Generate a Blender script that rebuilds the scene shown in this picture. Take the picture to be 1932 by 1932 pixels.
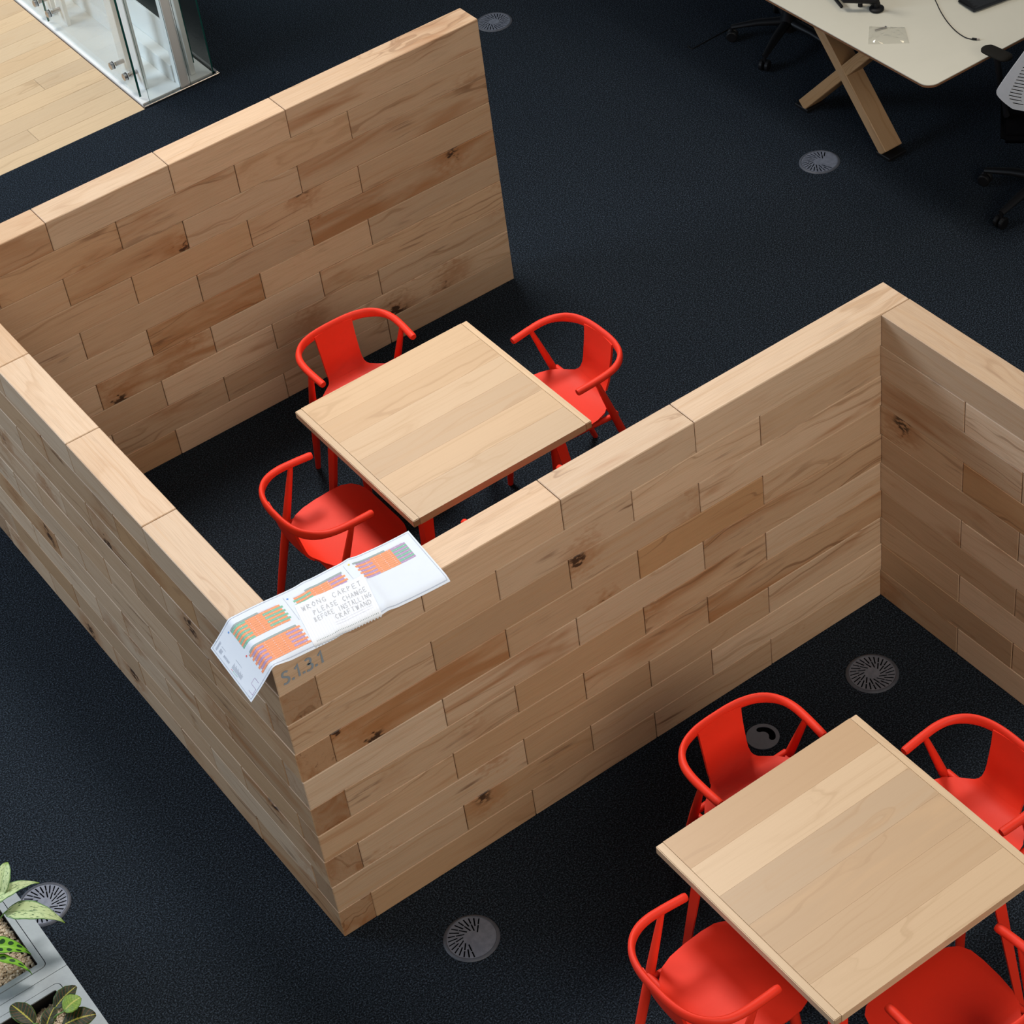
import bpy, bmesh, math, random
from mathutils import Vector, Matrix
random.seed(7)
PI = math.pi
for o in list(bpy.data.objects): bpy.data.objects.remove(o)
SC = bpy.context.scene
COL = SC.collection

# ---------------------------------------------------------------- camera
F_PX, SIZE = 4190.78, 1932
CAM = Vector((-1.600093, -4.404833, 6.094385))
RR = ((0.80806077, -0.57817779, -0.11290807), (-0.46462765, -0.50768158, -0.72552089), (0.36215872, 0.63872518, -0.67887496))
cd = bpy.data.cameras.new('camera'); cam = bpy.data.objects.new('camera', cd); COL.objects.link(cam)
cd.sensor_fit = 'HORIZONTAL'; cd.sensor_width = 36; cd.lens = 36 * F_PX / SIZE
cd.clip_start = .1; cd.clip_end = 100
X, Y, Z = Vector(RR[0]), -Vector(RR[1]), -Vector(RR[2])
M = Matrix((X, Y, Z)).transposed().to_4x4(); M.translation = CAM
cam.matrix_world = M
SC.camera = cam
def at(u, v, z):
    "point of a photo pixel at a known height above the floor"
    d = X * ((u - 966) / F_PX) - Y * ((v - 966) / F_PX) - Z
    return CAM + d * ((z - CAM.z) / d.z)

# ---------------------------------------------------------------- light
SC.view_settings.view_transform = 'Standard'; SC.view_settings.look = 'None'
SC.view_settings.gamma = 1; SC.view_settings.use_curve_mapping = False
SC.view_settings.exposure = 0.0
w = bpy.data.worlds.new('world'); SC.world = w; w.use_nodes = True
w.node_tree.nodes['Background'].inputs[0].default_value = (.86, .93, 1, 1)
w.node_tree.nodes['Background'].inputs[1].default_value = .15
def area(name, loc, tgt, size, power, col, sy=None):
    l = bpy.data.lights.new(name, 'AREA'); l.shape = 'RECTANGLE'; l.size = size; l.size_y = sy or size
    l.energy = power; l.color = col
    o = bpy.data.objects.new(name, l); COL.objects.link(o); o.location = loc
    o.rotation_euler = (Vector(tgt) - Vector(loc)).to_track_quat('-Z', 'Y').to_euler()
    return o
area('atrium_skylight', (2.4, 5.0, 9.0), (0.8, 0.6, 0), 2.2, 104, (1, .94, .88), 2.2).data.spread = math.radians(62)
area('window_daylight', (-6.0, 7.0, 5.0), (0.4, 4.2, 0.2), 4.0, 540, (.70, .84, 1), 3.0)
area('camera_side_fill', (-0.8, -8.5, 6.5), (0.0, 0.0, 0.8), 7.0, 182, (1, .91, .79), 4.0).data.spread = math.radians(100)  # added fill from behind the camera, lifts the front wall faces
area('oak_boards_fill', (0.8, 8.2, 6.0), (1.3, 6.6, 0), 1.6, 46, (1, .96, .90)).data.spread = math.radians(70)  # added fill above the oak boards to brighten them and the glass screen
area('ceiling_lamp', (5.2, 1.4, 6.0), (4.6, 1.8, .2), 1.4, 42, (1, .82, .58))

# ---------------------------------------------------------------- node helpers
def mat(name, rough=.5, base=(.8, .8, .8), metal=0., spec=.5):
    m = bpy.data.materials.new(name); m.use_nodes = True
    nt = m.node_tree; b = nt.nodes['Principled BSDF']
    b.inputs['Base Color'].default_value = (*base, 1); b.inputs['Roughness'].default_value = rough
    b.inputs['Metallic'].default_value = metal; b.inputs['Specular IOR Level'].default_value = spec
    return m
class N:
    def __init__(s, m): s.nt = m.node_tree; s.b = s.nt.nodes['Principled BSDF']
    def n(s, t, **k):
        x = s.nt.nodes.new(t)
        for a, v in k.items(): setattr(x, a, v)
        return x
    def l(s, a, b): s.nt.links.new(a, b)
    def put(s, sock, v):
        if isinstance(v, bpy.types.NodeSocket): s.l(v, sock)
        else: sock.default_value = v
    def math(s, op, a, b=0., c=0.):
        x = s.n('ShaderNodeMath', operation=op)
        for i, v in enumerate((a, b, c)): s.put(x.inputs[i], v)
        return x.outputs[0]
    def vm(s, op, a, b=(0, 0, 0)):
        x = s.n('ShaderNodeVectorMath', operation=op); s.put(x.inputs[0], a); s.put(x.inputs[1], b); return x.outputs[0]
    def noise(s, vec, scale=1, detail=2, rough=.5, dist=0.):
        x = s.n('ShaderNodeTexNoise'); s.put(x.inputs['Vector'], vec)
        x.inputs['Scale'].default_value = scale; x.inputs['Detail'].default_value = detail
        x.inputs['Roughness'].default_value = rough; x.inputs['Distortion'].default_value = dist
        return x.outputs['Fac']
    def ramp(s, fac, stops):
        x = s.n('ShaderNodeValToRGB'); e = x.color_ramp.elements
        while len(e) < len(stops): e.new(.5)
        for i, (p, c) in enumerate(stops):
            e[i].position = p; e[i].color = (*c, 1) if len(c) == 3 else c
        s.put(x.inputs[0], fac); return x.outputs[0]
    def sm(s, v, lo, hi):
        x = s.n('ShaderNodeMapRange', interpolation_type='SMOOTHSTEP'); s.put(x.inputs[0], v)
        x.inputs[1].default_value = lo; x.inputs[2].default_value = hi; return x.outputs[0]
    def mix(s, f, a, b, mode='MIX'):
        x = s.n('ShaderNodeMix', data_type='RGBA', blend_type=mode); s.put(x.inputs['Factor'], f)
        s.put(x.inputs[6], a if not isinstance(a, tuple) else (*a, 1)[:4]); s.put(x.inputs[7], b if not isinstance(b, tuple) else (*b, 1)[:4])
        return x.outputs[2]
    def xyz(s, a, b, c):
        x = s.n('ShaderNodeCombineXYZ')
        for i, v in enumerate((a, b, c)): s.put(x.inputs[i], v)
        return x.outputs[0]
    def bump(s, h, strength=.2, dist=.001):
        x = s.n('ShaderNodeBump'); x.inputs['Strength'].default_value = strength; x.inputs['Distance'].default_value = dist
        s.put(x.inputs['Height'], h); s.l(x.outputs[0], s.b.inputs['Normal'])

def wood(name, light, mid, dark, heart, rough=.5, knots=1.0, fibre=1.0):
    """solid timber, length along local X; object colour = (tone, knots, heartwood)"""
    m = mat(name, rough); g = N(m)
    tc = g.n('ShaderNodeTexCoord').outputs['Object']; oi = g.n('ShaderNodeObjectInfo')
    rnd = oi.outputs['Random']
    sc = g.n('ShaderNodeSeparateColor'); g.l(oi.outputs['Color'], sc.inputs[0])
    tone, kn, hw = sc.outputs[0], sc.outputs[1], sc.outputs[2]
    seed = g.xyz(g.math('MULTIPLY', rnd, 61.7), g.math('MULTIPLY', rnd, 137.3), g.math('MULTIPLY', rnd, 211.9))
    sx = g.n('ShaderNodeSeparateXYZ'); g.l(tc, sx.inputs[0])
    x, y, z = sx.outputs
    warp = g.noise(g.vm('ADD', g.vm('MULTIPLY', tc, (2.6, 9, 9)), seed), 1, 2)
    wy = g.math('ADD', y, g.math('MULTIPLY', g.math('SUBTRACT', rnd, .5), .22))
    wz = g.math('ADD', z, g.math('SUBTRACT', g.math('FRACT', g.math('MULTIPLY', rnd, 17.3)), .42))
    r = g.math('SQRT', g.math('ADD', g.math('MULTIPLY', wy, wy), g.math('MULTIPLY', g.math('MULTIPLY', wz, wz), .55)))
    r = g.math('ADD', r, g.math('MULTIPLY', g.math('SUBTRACT', warp, .5), .10))
    rv = g.xyz(g.math('MULTIPLY', r, 62), g.math('MULTIPLY', x, .7), g.math('MULTIPLY', rnd, 77))
    rings = g.noise(rv, 1, 3, .55)
    fib = g.noise(g.vm('ADD', g.vm('MULTIPLY', tc, (9, 420, 420)), seed), 1, 2)
    hv = g.noise(g.vm('ADD', g.vm('MULTIPLY', tc, (1.7, 11, 11)), g.vm('ADD', seed, (31, 7, 3))), 1, 3, .55, .6)
    c = g.mix(tone, light, mid)
    c = g.mix(g.math('MULTIPLY', g.math('FRACT', g.math('MULTIPLY', rnd, 29.3)), .34), c, (.40, .33, .25))
    st = g.noise(g.vm('ADD', g.vm('MULTIPLY', tc, (1.6, 75, 75)), seed), 1, 2)
    c = g.mix(g.math('MULTIPLY', g.sm(st, .48, .80), .42), c, mid)
    c = g.mix(g.math('MULTIPLY', g.sm(rings, .50, .80), .55), c, mid)
    hthr = g.math('ADD', hv, g.math('MULTIPLY', g.math('SUBTRACT', hw, .5), .5))
    c = g.mix(g.math('MULTIPLY', g.sm(hthr, .50, .80), .80), c, heart)
    line = g.math('MULTIPLY', g.sm(rings, .60, .66), g.math('SUBTRACT', 1, g.sm(rings, .66, .73)))
    c = g.mix(g.math('MULTIPLY', line, g.math('MULTIPLY', hw, .8)), c, dark)
    # knots
    vo = g.n('ShaderNodeTexVoronoi'); vo.feature = 'F1'; vo.inputs['Scale'].default_value = 1
    kd = g.noise(g.vm('MULTIPLY', tc, (30, 60, 60)), 1, 3)
    kvec = g.vm('ADD', g.vm('ADD', g.vm('MULTIPLY', tc, (3.8, 12, 5)), seed), g.xyz(g.math('MULTIPLY', kd, .22), g.math('MULTIPLY', kd, .3), kd))
    g.l(kvec, vo.inputs['Vector'])
    ksel = g.n('ShaderNodeSeparateColor'); g.l(vo.outputs['Color'], ksel.inputs[0])
    on = g.math('GREATER_THAN', kn, g.math('ADD', .12, g.math('MULTIPLY', ksel.outputs[1], 1.1)))
    halo = g.math('MULTIPLY', g.math('SUBTRACT', 1, g.sm(vo.outputs['Distance'], .14, .55)), on)
    core = g.math('MULTIPLY', g.math('SUBTRACT', 1, g.sm(vo.outputs['Distance'], .09, .20)), on)
    c = g.mix(g.math('MULTIPLY', halo, .6 * knots), c, heart)
    c = g.mix(g.math('MULTIPLY', core, .93 * knots), c, (.030, .014, .007))
    sk = g.noise(g.vm('ADD', g.vm('MULTIPLY', tc, (3.0, 46, 46)), g.vm('ADD', seed, (5, 17, 29))), 1, 3, .6, .7)
    big = g.noise(g.vm('ADD', g.vm('MULTIPLY', tc, (3.5, 9, 9)), g.vm('ADD', seed, (11, 3, 41))), 1, 2)
    skm = g.math('MULTIPLY', g.math('MULTIPLY', g.sm(sk, .54, .68), g.sm(big, .50, .66)), g.math('ADD', .15, kn))
    c = g.mix(g.math('MULTIPLY', skm, .95 * knots), c, dark)
    nn = g.n('ShaderNodeSeparateXYZ'); g.l(g.n('ShaderNodeTexCoord').outputs['Normal'], nn.inputs[0])
    endg = g.sm(g.math('ABSOLUTE', nn.outputs[0]), .85, .97)
    c = g.mix(g.math('MULTIPLY', endg, .5), c, g.mix(1.0, c, (.55, .44, .36), 'MULTIPLY'))
    c = g.mix(g.math('MULTIPLY', g.sm(fib, .40, .75), .16 * fibre), c, dark)
    g.l(c, g.b.inputs['Base Color'])
    g.bump(fib, .12, .0006)
    return m
W_BRICK = wood('beech_block', (.70, .505, .34), (.48, .275, .132), (.14, .060, .027), (.35, .148, .050))
W_TABLE = wood('beech_tabletop', (.67, .485, .305), (.49, .315, .172), (.42, .27, .15), (.56, .37, .21), .42, .35, .5)
W_FLOOR = wood('oak_boards', (.74, .55, .34), (.62, .43, .25), (.34, .2, .1), (.50, .33, .18), .4, .5)
W_OAK = wood('oak_leg', (.46, .25, .095), (.38, .195, .07), (.2, .1, .04), (.32, .16, .06), .5, .2)

def red_paint():
    m = mat('red_lacquer', .55, (.80, .028, .012), 0, .32); g = N(m)
    tc = g.n('ShaderNodeTexCoord').outputs['Object']
    n = g.noise(tc, 90, 3)
    g.l(g.mix(g.math('MULTIPLY', n, .3), (.84, .036, .013), (.74, .028, .010)), g.b.inputs['Base Color'])
    g.bump(g.noise(tc, 350, 2), .08, .0004)
    return m
RED = red_paint()
def carpet():
    m = mat('charcoal_carpet', .95, spec=.1); g = N(m)
    tc = g.n('ShaderNodeTexCoord').outputs['Object']
    f1 = g.noise(tc, 170, 2, .75); f2 = g.noise(g.vm('ADD', tc, (9, 4, 2)), 330, 1)
    big = g.noise(tc, 1.3, 3)
    c = g.ramp(f1, [(.36, (.0010, .0016, .0026)), (.52, (.0105, .0152, .0220)), (.66, (.054, .075, .105))])
    c = g.mix(g.math('MULTIPLY', g.sm(f2, .62, .78), .55), c, (.085, .110, .145))
    c = g.mix(g.math('MULTIPLY', big, .25), c, (.006, .008, .010))
    g.l(c, g.b.inputs['Base Color']); g.bump(f1, .8, .004)
    return m
CARPET = carpet()
def speckled(name, base, var, rough, metal=0., scale=60, amt=.4, bump=.05, spec=.5):
    m = mat(name, rough, base, metal, spec); g = N(m)
    tc = g.n('ShaderNodeTexCoord').outputs['Object']; n = g.noise(tc, scale, 4, .6)
    g.l(g.mix(g.math('MULTIPLY', g.sm(n, .35, .7), amt), base, var), g.b.inputs['Base Color'])
    g.bump(n, bump, .0006); return m
GRILLE = speckled('grey_cast_metal', (.125, .142, .185), (.19, .213, .265), .5, .25, 45, .6)
RIMM = speckled('dark_grey_rim', (.055, .062, .08), (.09, .1, .125), .55, .1, 40)
BLACK = speckled('black_plastic', (.005, .005, .006), (.009, .009, .010), .5, 0, 90, .4, .05, .25)
RUBBER = speckled('matte_rubber', (.011, .010, .008), (.015, .014, .011), .85, 0, 90, .5, .1, .15)
VOID = speckled('black_void', (.002, .002, .0025), (.003, .003, .003), .9, 0, 30, .4, .0, 0)
GREYPL = speckled('grey_grommet', (.12, .138, .175), (.145, .165, .205), .55, 0, 70)
WHITE = speckled('white_paint', (.86, .87, .86), (.80, .81, .80), .4, 0, 8, .4)
DESKW = speckled('white_laminate', (.66, .635, .535), (.62, .60, .50), .35, 0, 5, .4, .0)
EDGE = speckled('brown_edge', (.24, .11, .05), (.17, .075, .035), .5, 0, 60)
PLASTW = speckled('pale_plastic', (.62, .62, .63), (.55, .55, .56), .45, 0, 30)
STEEL = speckled('steel', (.50, .47, .46), (.40, .38, .37), .28, 1.0, 30)
PLANT_BOX = speckled('blue_grey_metal', (.29, .335, .36), (.245, .285, .31), .5, .1, 50, .5)
INK = speckled('grey_blue_paint', (.25, .30, .345), (.30, .355, .40), .6, 0, 240, .6)
SOIL = speckled('dark_soil', (.02, .012, .008), (.04, .022, .014), .9, 0, 90, .6, .6)
PAPER = speckled('white_paper', (.68, .75, .85), (.65, .72, .83), .7, 0, 25, .4, .02)
NOTEP = speckled('note_paper', (.78, .82, .88), (.76, .81, .88), .7, 0, 25, .4, .02)
def flat(name, c, r=.7): return speckled(name, c, tuple(k * .9 for k in c), r, 0, 200, .3, .0)
P_OR, P_GR, P_PU = flat('print_orange', (.84, .31, .15)), flat('print_green', (.20, .48, .35)), flat('print_purple', (.43, .29, .50))
P_GY, P_LN, P_LG = flat('print_grey', (.30, .37, .38)), flat('print_line', (.34, .39, .50)), flat('print_pale', (.66, .68, .78))
P_BL, P_RD, P_YE, PENCIL = flat('print_blue', (.10, .30, .75)), flat('print_red', (.7, .12, .12)), flat('print_yellow', (.75, .6, .1)), flat('pencil', (.44, .46, .51))
def glass_mat(name, tint, refl):
    m = bpy.data.materials.new(name); m.use_nodes = True; nt = m.node_tree; nt.nodes.clear()
    out = nt.nodes.new('ShaderNodeOutputMaterial'); t = nt.nodes.new('ShaderNodeBsdfTransparent'); gl = nt.nodes.new('ShaderNodeBsdfGlossy')
    lw = nt.nodes.new('ShaderNodeLayerWeight'); lw.inputs[0].default_value = .5; fr = nt.nodes.new('ShaderNodeMath'); fr.operation = 'MULTIPLY_ADD'; pw = nt.nodes.new('ShaderNodeMath'); pw.operation = 'POWER'; pw.inputs[1].default_value = 5; nt.links.new(lw.outputs['Facing'], pw.inputs[0]); nt.links.new(pw.outputs[0], fr.inputs[0]); fr.inputs[1].default_value = .8; fr.inputs[2].default_value = refl; mx = nt.nodes.new('ShaderNodeMixShader')
    nz = nt.nodes.new('ShaderNodeTexNoise'); nz.inputs['Scale'].default_value = 3
    cr = nt.nodes.new('ShaderNodeValToRGB'); cr.color_ramp.elements[0].color = (*tint, 1); cr.color_ramp.elements[1].color = (*[min(1, k * 1.03) for k in tint], 1)
    nt.links.new(nz.outputs[0], cr.inputs[0]); nt.links.new(cr.outputs[0], t.inputs[0])
    gl.inputs['Roughness'].default_value = .03
    nt.links.new(fr.outputs[0], mx.inputs[0]); nt.links.new(t.outputs[0], mx.inputs[1]); nt.links.new(gl.outputs[0], mx.inputs[2]); nt.links.new(mx.outputs[0], out.inputs[0])
    return m
GLASS = glass_mat('clear_glass', (.955, .98, .975), .02)
GEDGE = speckled('green_glass_edge', (.010, .085, .075), (.02, .13, .115), .15, 0, 20)
FILM = glass_mat('clear_film', (.95, .95, .94), .10)

# ---------------------------------------------------------------- mesh helpers
def tag(o, label=None, cat=None, group=None, kind=None):
    if label: o['label'] = label
    if cat: o['category'] = cat
    if group: o['group'] = group
    if kind: o['kind'] = kind
    return o
def empty(name, loc=(0, 0, 0), rz=0.):
    o = bpy.data.objects.new(name, None); COL.objects.link(o); o.location = loc; o.rotation_euler = (0, 0, rz); o.empty_display_size = .1; return o
def link(name, me, m, parent=None, loc=(0, 0, 0), rz=0.):
    if m is not None and not me.materials: me.materials.append(m)
    o = bpy.data.objects.new(name, me); COL.objects.link(o)
    o.location = loc; o.rotation_euler = (0, 0, rz)
    if parent: o.parent = parent
    return o
def done(bm, name, smooth=False):
    me = bpy.data.meshes.new(name); bmesh.ops.recalc_face_normals(bm, faces=bm.faces); bm.to_mesh(me); bm.free()
    if smooth:
        me.polygons.foreach_set('use_smooth', [True] * len(me.polygons))
    return me
def add_box(bm, x0, x1, y0, y1, z0, z1):
    vs = [bm.verts.new((x, y, z)) for z in (z0, z1) for y in (y0, y1) for x in (x0, x1)]
    for f in ((0, 2, 3, 1), (4, 5, 7, 6), (0, 1, 5, 4), (2, 6, 7, 3), (0, 4, 6, 2), (1, 3, 7, 5)): bm.faces.new([vs[i] for i in f])
    return vs
def box(name, x0, x1, y0, y1, z0, z1, m, parent=None, bev=0., seg=1, loc=(0, 0, 0), rz=0.):
    bm = bmesh.new(); add_box(bm, x0, x1, y0, y1, z0, z1)
    if bev: bmesh.ops.bevel(bm, geom=bm.edges[:], offset=bev, segments=seg, affect='EDGES')
    return link(name, done(bm, name), m, parent, loc, rz)
def sweep(bm, pts, sect, n=12, cap=True, up=Vector((0, 0, 1))):
    """sect(i) -> (half_a, half_b): a across (horizontal), b along up"""
    rings = []
    P = [Vector(p) for p in pts]
    for i, p in enumerate(P):
        t = (P[min(i + 1, len(P) - 1)] - P[max(i - 1, 0)]).normalized()
        a = t.cross(up)
        if a.length < 1e-4: a = Vector((1, 0, 0))
        a.normalize(); b = a.cross(t).normalized()
        ra, rb = sect(i)
        rings.append([bm.verts.new(p + a * ra * math.cos(2 * PI * k / n) + b * rb * math.sin(2 * PI * k / n)) for k in range(n)])
    for i in range(len(rings) - 1):
        for k in range(n): bm.faces.new((rings[i][k], rings[i][(k + 1) % n], rings[i + 1][(k + 1) % n], rings[i + 1][k]))
    if cap: bm.faces.new(rings[0][::-1]); bm.faces.new(rings[-1])
def tube(name, pts, r, m, parent=None, n=12, smooth=True, up=Vector((0, 0, 1)), loc=(0, 0, 0)):
    bm = bmesh.new(); rr = r if callable(r) else (lambda i: (r, r) if not isinstance(r, (list, tuple)) else (r[i], r[i]))
    sweep(bm, pts, rr, n, True, up)
    me = done(bm, name, smooth)
    o = link(name, me, m, parent, loc)
    if smooth: autosmooth(me)
    return o
def autosmooth(me, ang=50):
    bm = bmesh.new(); bm.from_mesh(me)
    for e in bm.edges:
        if len(e.link_faces) == 2 and e.calc_face_angle(0) > math.radians(ang): e.smooth = False
    bm.to_mesh(me); bm.free()
def bez(pts, n=8):
    "Catmull-Rom through points"
    P = [Vector(p) for p in pts]; out = []
    for i in range(len(P) - 1):
        a, b, c, d = P[max(i - 1, 0)], P[i], P[i + 1], P[min(i + 2, len(P) - 1)]
        for k in range(n):
            t = k / n
            out.append(.5 * ((2 * b) + (c - a) * t + (2 * a - 5 * b + 4 * c - d) * t * t + (3 * b - a - 3 * c + d) * t ** 3))
    out.append(P[-1]); return out
def plate(name, outer, holes, z0, z1, m, parent=None, loc=(0, 0, 0)):
    "flat plate with real holes, from 2D outlines"
    cu = bpy.data.curves.new(name, 'CURVE'); cu.dimensions = '2D'; cu.fill_mode = 'BOTH'; cu.extrude = (z1 - z0) / 2
    for poly in [outer] + holes:
        s = cu.splines.new('POLY'); s.points.add(len(poly) - 1); s.use_cyclic_u = True
        for p, q in zip(s.points, poly): p.co = (q[0], q[1], 0, 1)
    t = bpy.data.objects.new(name + '_tmp', cu); COL.objects.link(t)
    me = bpy.data.meshes.new_from_object(t.evaluated_get(bpy.context.evaluated_depsgraph_get()))
    bpy.data.objects.remove(t); bpy.data.curves.remove(cu)
    me.name = name; me.transform(Matrix.Translation((0, 0, (z0 + z1) / 2))); me.materials.clear()
    return link(name, me, m, parent, loc)
def circ(r, n=48, cx=0, cy=0): return [(cx + r * math.cos(2 * PI * k / n), cy + r * math.sin(2 * PI * k / n)) for k in range(n)]
def rrect(x0, x1, y0, y1, r, n=5):
    out = []
    for cx, cy, a in ((x1 - r, y1 - r, 0), (x0 + r, y1 - r, 90), (x0 + r, y0 + r, 180), (x1 - r, y0 + r, 270)):
        for k in range(n + 1): t = math.radians(a + 90 * k / n); out.append((cx + r * math.cos(t), cy + r * math.sin(t)))
    return out
def lathe(name, prof, m, parent=None, loc=(0, 0, 0), n=40):
    bm = bmesh.new(); R = [[bm.verts.new((r * math.cos(2 * PI * k / n), r * math.sin(2 * PI * k / n), z)) for k in range(n)] for r, z in prof]
    for i in range(len(R) - 1):
        for k in range(n): bm.faces.new((R[i][k], R[i][(k + 1) % n], R[i + 1][(k + 1) % n], R[i + 1][k]))
    if prof[0][0] > 1e-5: bm.faces.new(R[0][::-1])
    if prof[-1][0] > 1e-5: bm.faces.new(R[-1])
    bmesh.ops.remove_doubles(bm, verts=bm.verts, dist=1e-6)
    me = done(bm, name, True); autosmooth(me, 35); return link(name, me, m, parent, loc)

# ---------------------------------------------------------------- floors
H, T = 1.35, .1292
XW, YW = 2.008, 5.122            # corner where the boards meet the carpet
bm = bmesh.new()
pl = [(-9, -9), (14, -9), (14, 14), (XW, 14), (XW, YW), (-9, YW)]
lo = [bm.verts.new((*p, -.02)) for p in pl]; hi = [bm.verts.new((*p, 0)) for p in pl]
bm.faces.new(hi); bm.faces.new(lo[::-1])
for i in range(6): bm.faces.new((lo[i], lo[(i + 1) % 6], hi[(i + 1) % 6], hi[i]))
tag(link('floor', done(bm, 'floor'), CARPET), 'charcoal flecked carpet around the beech block walls', 'floor', kind='structure')
fb = empty('floor_boards', (0, YW, 0)); tag(fb, 'pale oak board floor beside the glass screen', 'floor', kind='structure')
bw, meshes = .142, {}
row = 0; yy = .001
while yy < 4.2:
    x = XW; first = [1.15, .55, 1.5, .85, .3, 1.3, .7][row % 7]
    k = 0
    while x > -1.2:
        L = first if k == 0 else [1.7, 1.45, 1.9][(row + k) % 3]
        key = round(L, 3)
        if key not in meshes:
            b2 = bmesh.new(); add_box(b2, -L / 2 + .0006, L / 2 - .0006, .0006, bw - .0006, -.018, 0)
            bmesh.ops.bevel(b2, geom=[e for e in b2.edges if all(v.co.z > -.001 for v in e.verts)], offset=.0012, segments=1, affect='EDGES')
            meshes[key] = done(b2, 'floor_board')
        o = link('floor_board', meshes[key], W_FLOOR, fb, (x - L / 2, yy, 0))
        o.color = (random.uniform(0, .75), random.choice((0, 0, .15, .3)), random.uniform(.1, .5), 1)
        x -= L; k += 1
    yy += bw; row += 1
box('subfloor', -9, XW, 0, 9, -.04, -.0185, SOIL, fb)

# ---------------------------------------------------------------- beech block walls
h = H / 10
cache = {}
def brick_mesh(L, tt=T):
    key = (round(L, 3), round(tt, 3))
    if key not in cache:
        b = bmesh.new(); add_box(b, -L / 2 + .0013, L / 2 - .0013, -tt / 2, tt / 2, -h / 2 + .0003, h / 2 - .0003)
        bmesh.ops.bevel(b, geom=b.edges[:], offset=.0026, segments=1, affect='EDGES')
        cache[key] = done(b, 'brick')
    return cache[key]
def bricks(root, axis, c0, runs, overrides={}, kb=0.):
    """runs(course) -> list of joint positions along the run; c0 centre line of the wall on the other axis"""
    for c in range(1, 11):
        js = runs(c)
        for i in range(len(js) - 1):
            a, b = js[i] * H, js[i + 1] * H
            me = brick_mesh(abs(b - a))
            off = random.uniform(-.0007, .0007)
            zc = H - (c - .5) * h
            if axis == 'x': loc, rz = ((a + b) / 2, c0 + off, zc), 0
            else: loc, rz = ((c0 + off), (a + b) / 2, zc), PI / 2
            o = link('brick', me, W_BRICK, root, loc, rz + (PI if random.random() < .5 else 0))
            tone = min(1, max(0, random.gauss(.46, .34)))
            kn = random.choice((0, 0, .15, .3, .45, .6)); hw = min(1, max(.05, random.gauss(.27, .17)))
            if c == 1: tone *= .5; hw *= .6; kn = 0
            if c > 1: kn = min(1, kn + kb)
            if (c, i) in overrides: tone, kn, hw = overrides[(c, i)]
            o.color = (tone, kn, hw, 1)
t = T / H
L1, D, XE = 1.7993, 1.9161, 1.8996
wf = empty('block_wall', (0, 0, 0)); tag(wf, 'waist-high beech block wall marked S.1.3.1 between the two red-chair tables', 'partition wall')
bricks(wf, 'x', T / 2, lambda c: [0, .3968, .7985, 1.2002, L1 + t] if c % 2 else [t, .5978, .9995, 1.4012, L1],
       {(4, 0): (.75, .2, .8), (2, 1): (.35, .75, .3), (6, 0): (.55, .5, .42), (5, 3): (.7, .2, .7), (7, 3): (.75, .3, .7), (8, 3): (.3, .1, .55), (6, 2): (.6, .5, .55), (7, 2): (.6, .7, .6), (3, 0): (.5, .3, .5), (5, 1): (.3, .1, .62), (1, 2): (.15, 0, .45), (1, 0): (.15, 0, .3)})
wl = empty('block_wall', (0, T, 0)); tag(wl, 'beech block wall with drawing sheet folded over its end, facing the planters', 'partition wall')
wl.location = (0, 0, 0)
bricks(wl, 'y', T / 2, lambda c: [t, .6052, 1.0082, 1.4106, 1.812, D + t] if c % 2 else [0, .405, .807, 1.209, 1.611, D],
       {(2, 0): (.8, .5, .5), (4, 0): (.7, .6, .5), (6, 0): (.95, .3, .75), (8, 0): (.7, .6, .55), (10, 0): (.8, .3, .6)}, .3)
wb = empty('block_wall', (0, D * H, 0)); tag(wb, 'freestanding beech block wall running beside the carpet strip near the glass screen', 'partition wall')
wb.location = (0, 0, 0)
bricks(wb, 'x', D * H + T / 2, lambda c: [t, .3991, .8, 1.2, XE] if c % 2 else [0, .2, .6, 1.001, 1.401, XE],
       {(3, 1): (.75, .8, .62), (2, 2): (.55, .35, .7), (6, 2): (.8, .6, .72), (6, 1): (.3, .1, .2), (4, 3): (.55, .2, .6), (5, 3): (.8, .2, .78), (3, 3): (.6, .5, .66), (7, 1): (.55, .5, .6), (1, 0): (.5, 0, .6), (1, 3): (.3, 0, .45), (7, 3): (.5, .5, .55)})
wr = empty('block_wall', (L1 * H, 0, 0)); tag(wr, 'beech block wall forming the inner corner beside the floor diffuser', 'partition wall')
wr.location = (0, 0, 0)
bricks(wr, 'y', (L1 + t / 2) * H, lambda c: [0, -.5, -.9, -1.3, -1.7] if c % 2 else [t, -.3, -.7, -1.1, -1.5, -1.7],
       {(3, 0): (.6, .2, .66), (2, 0): (.2, .3, .3), (1, 0): (.5, 0, .2), (10, 0): (.7, .2, .6), (5, 0): (.65, .1, .4)})
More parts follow.
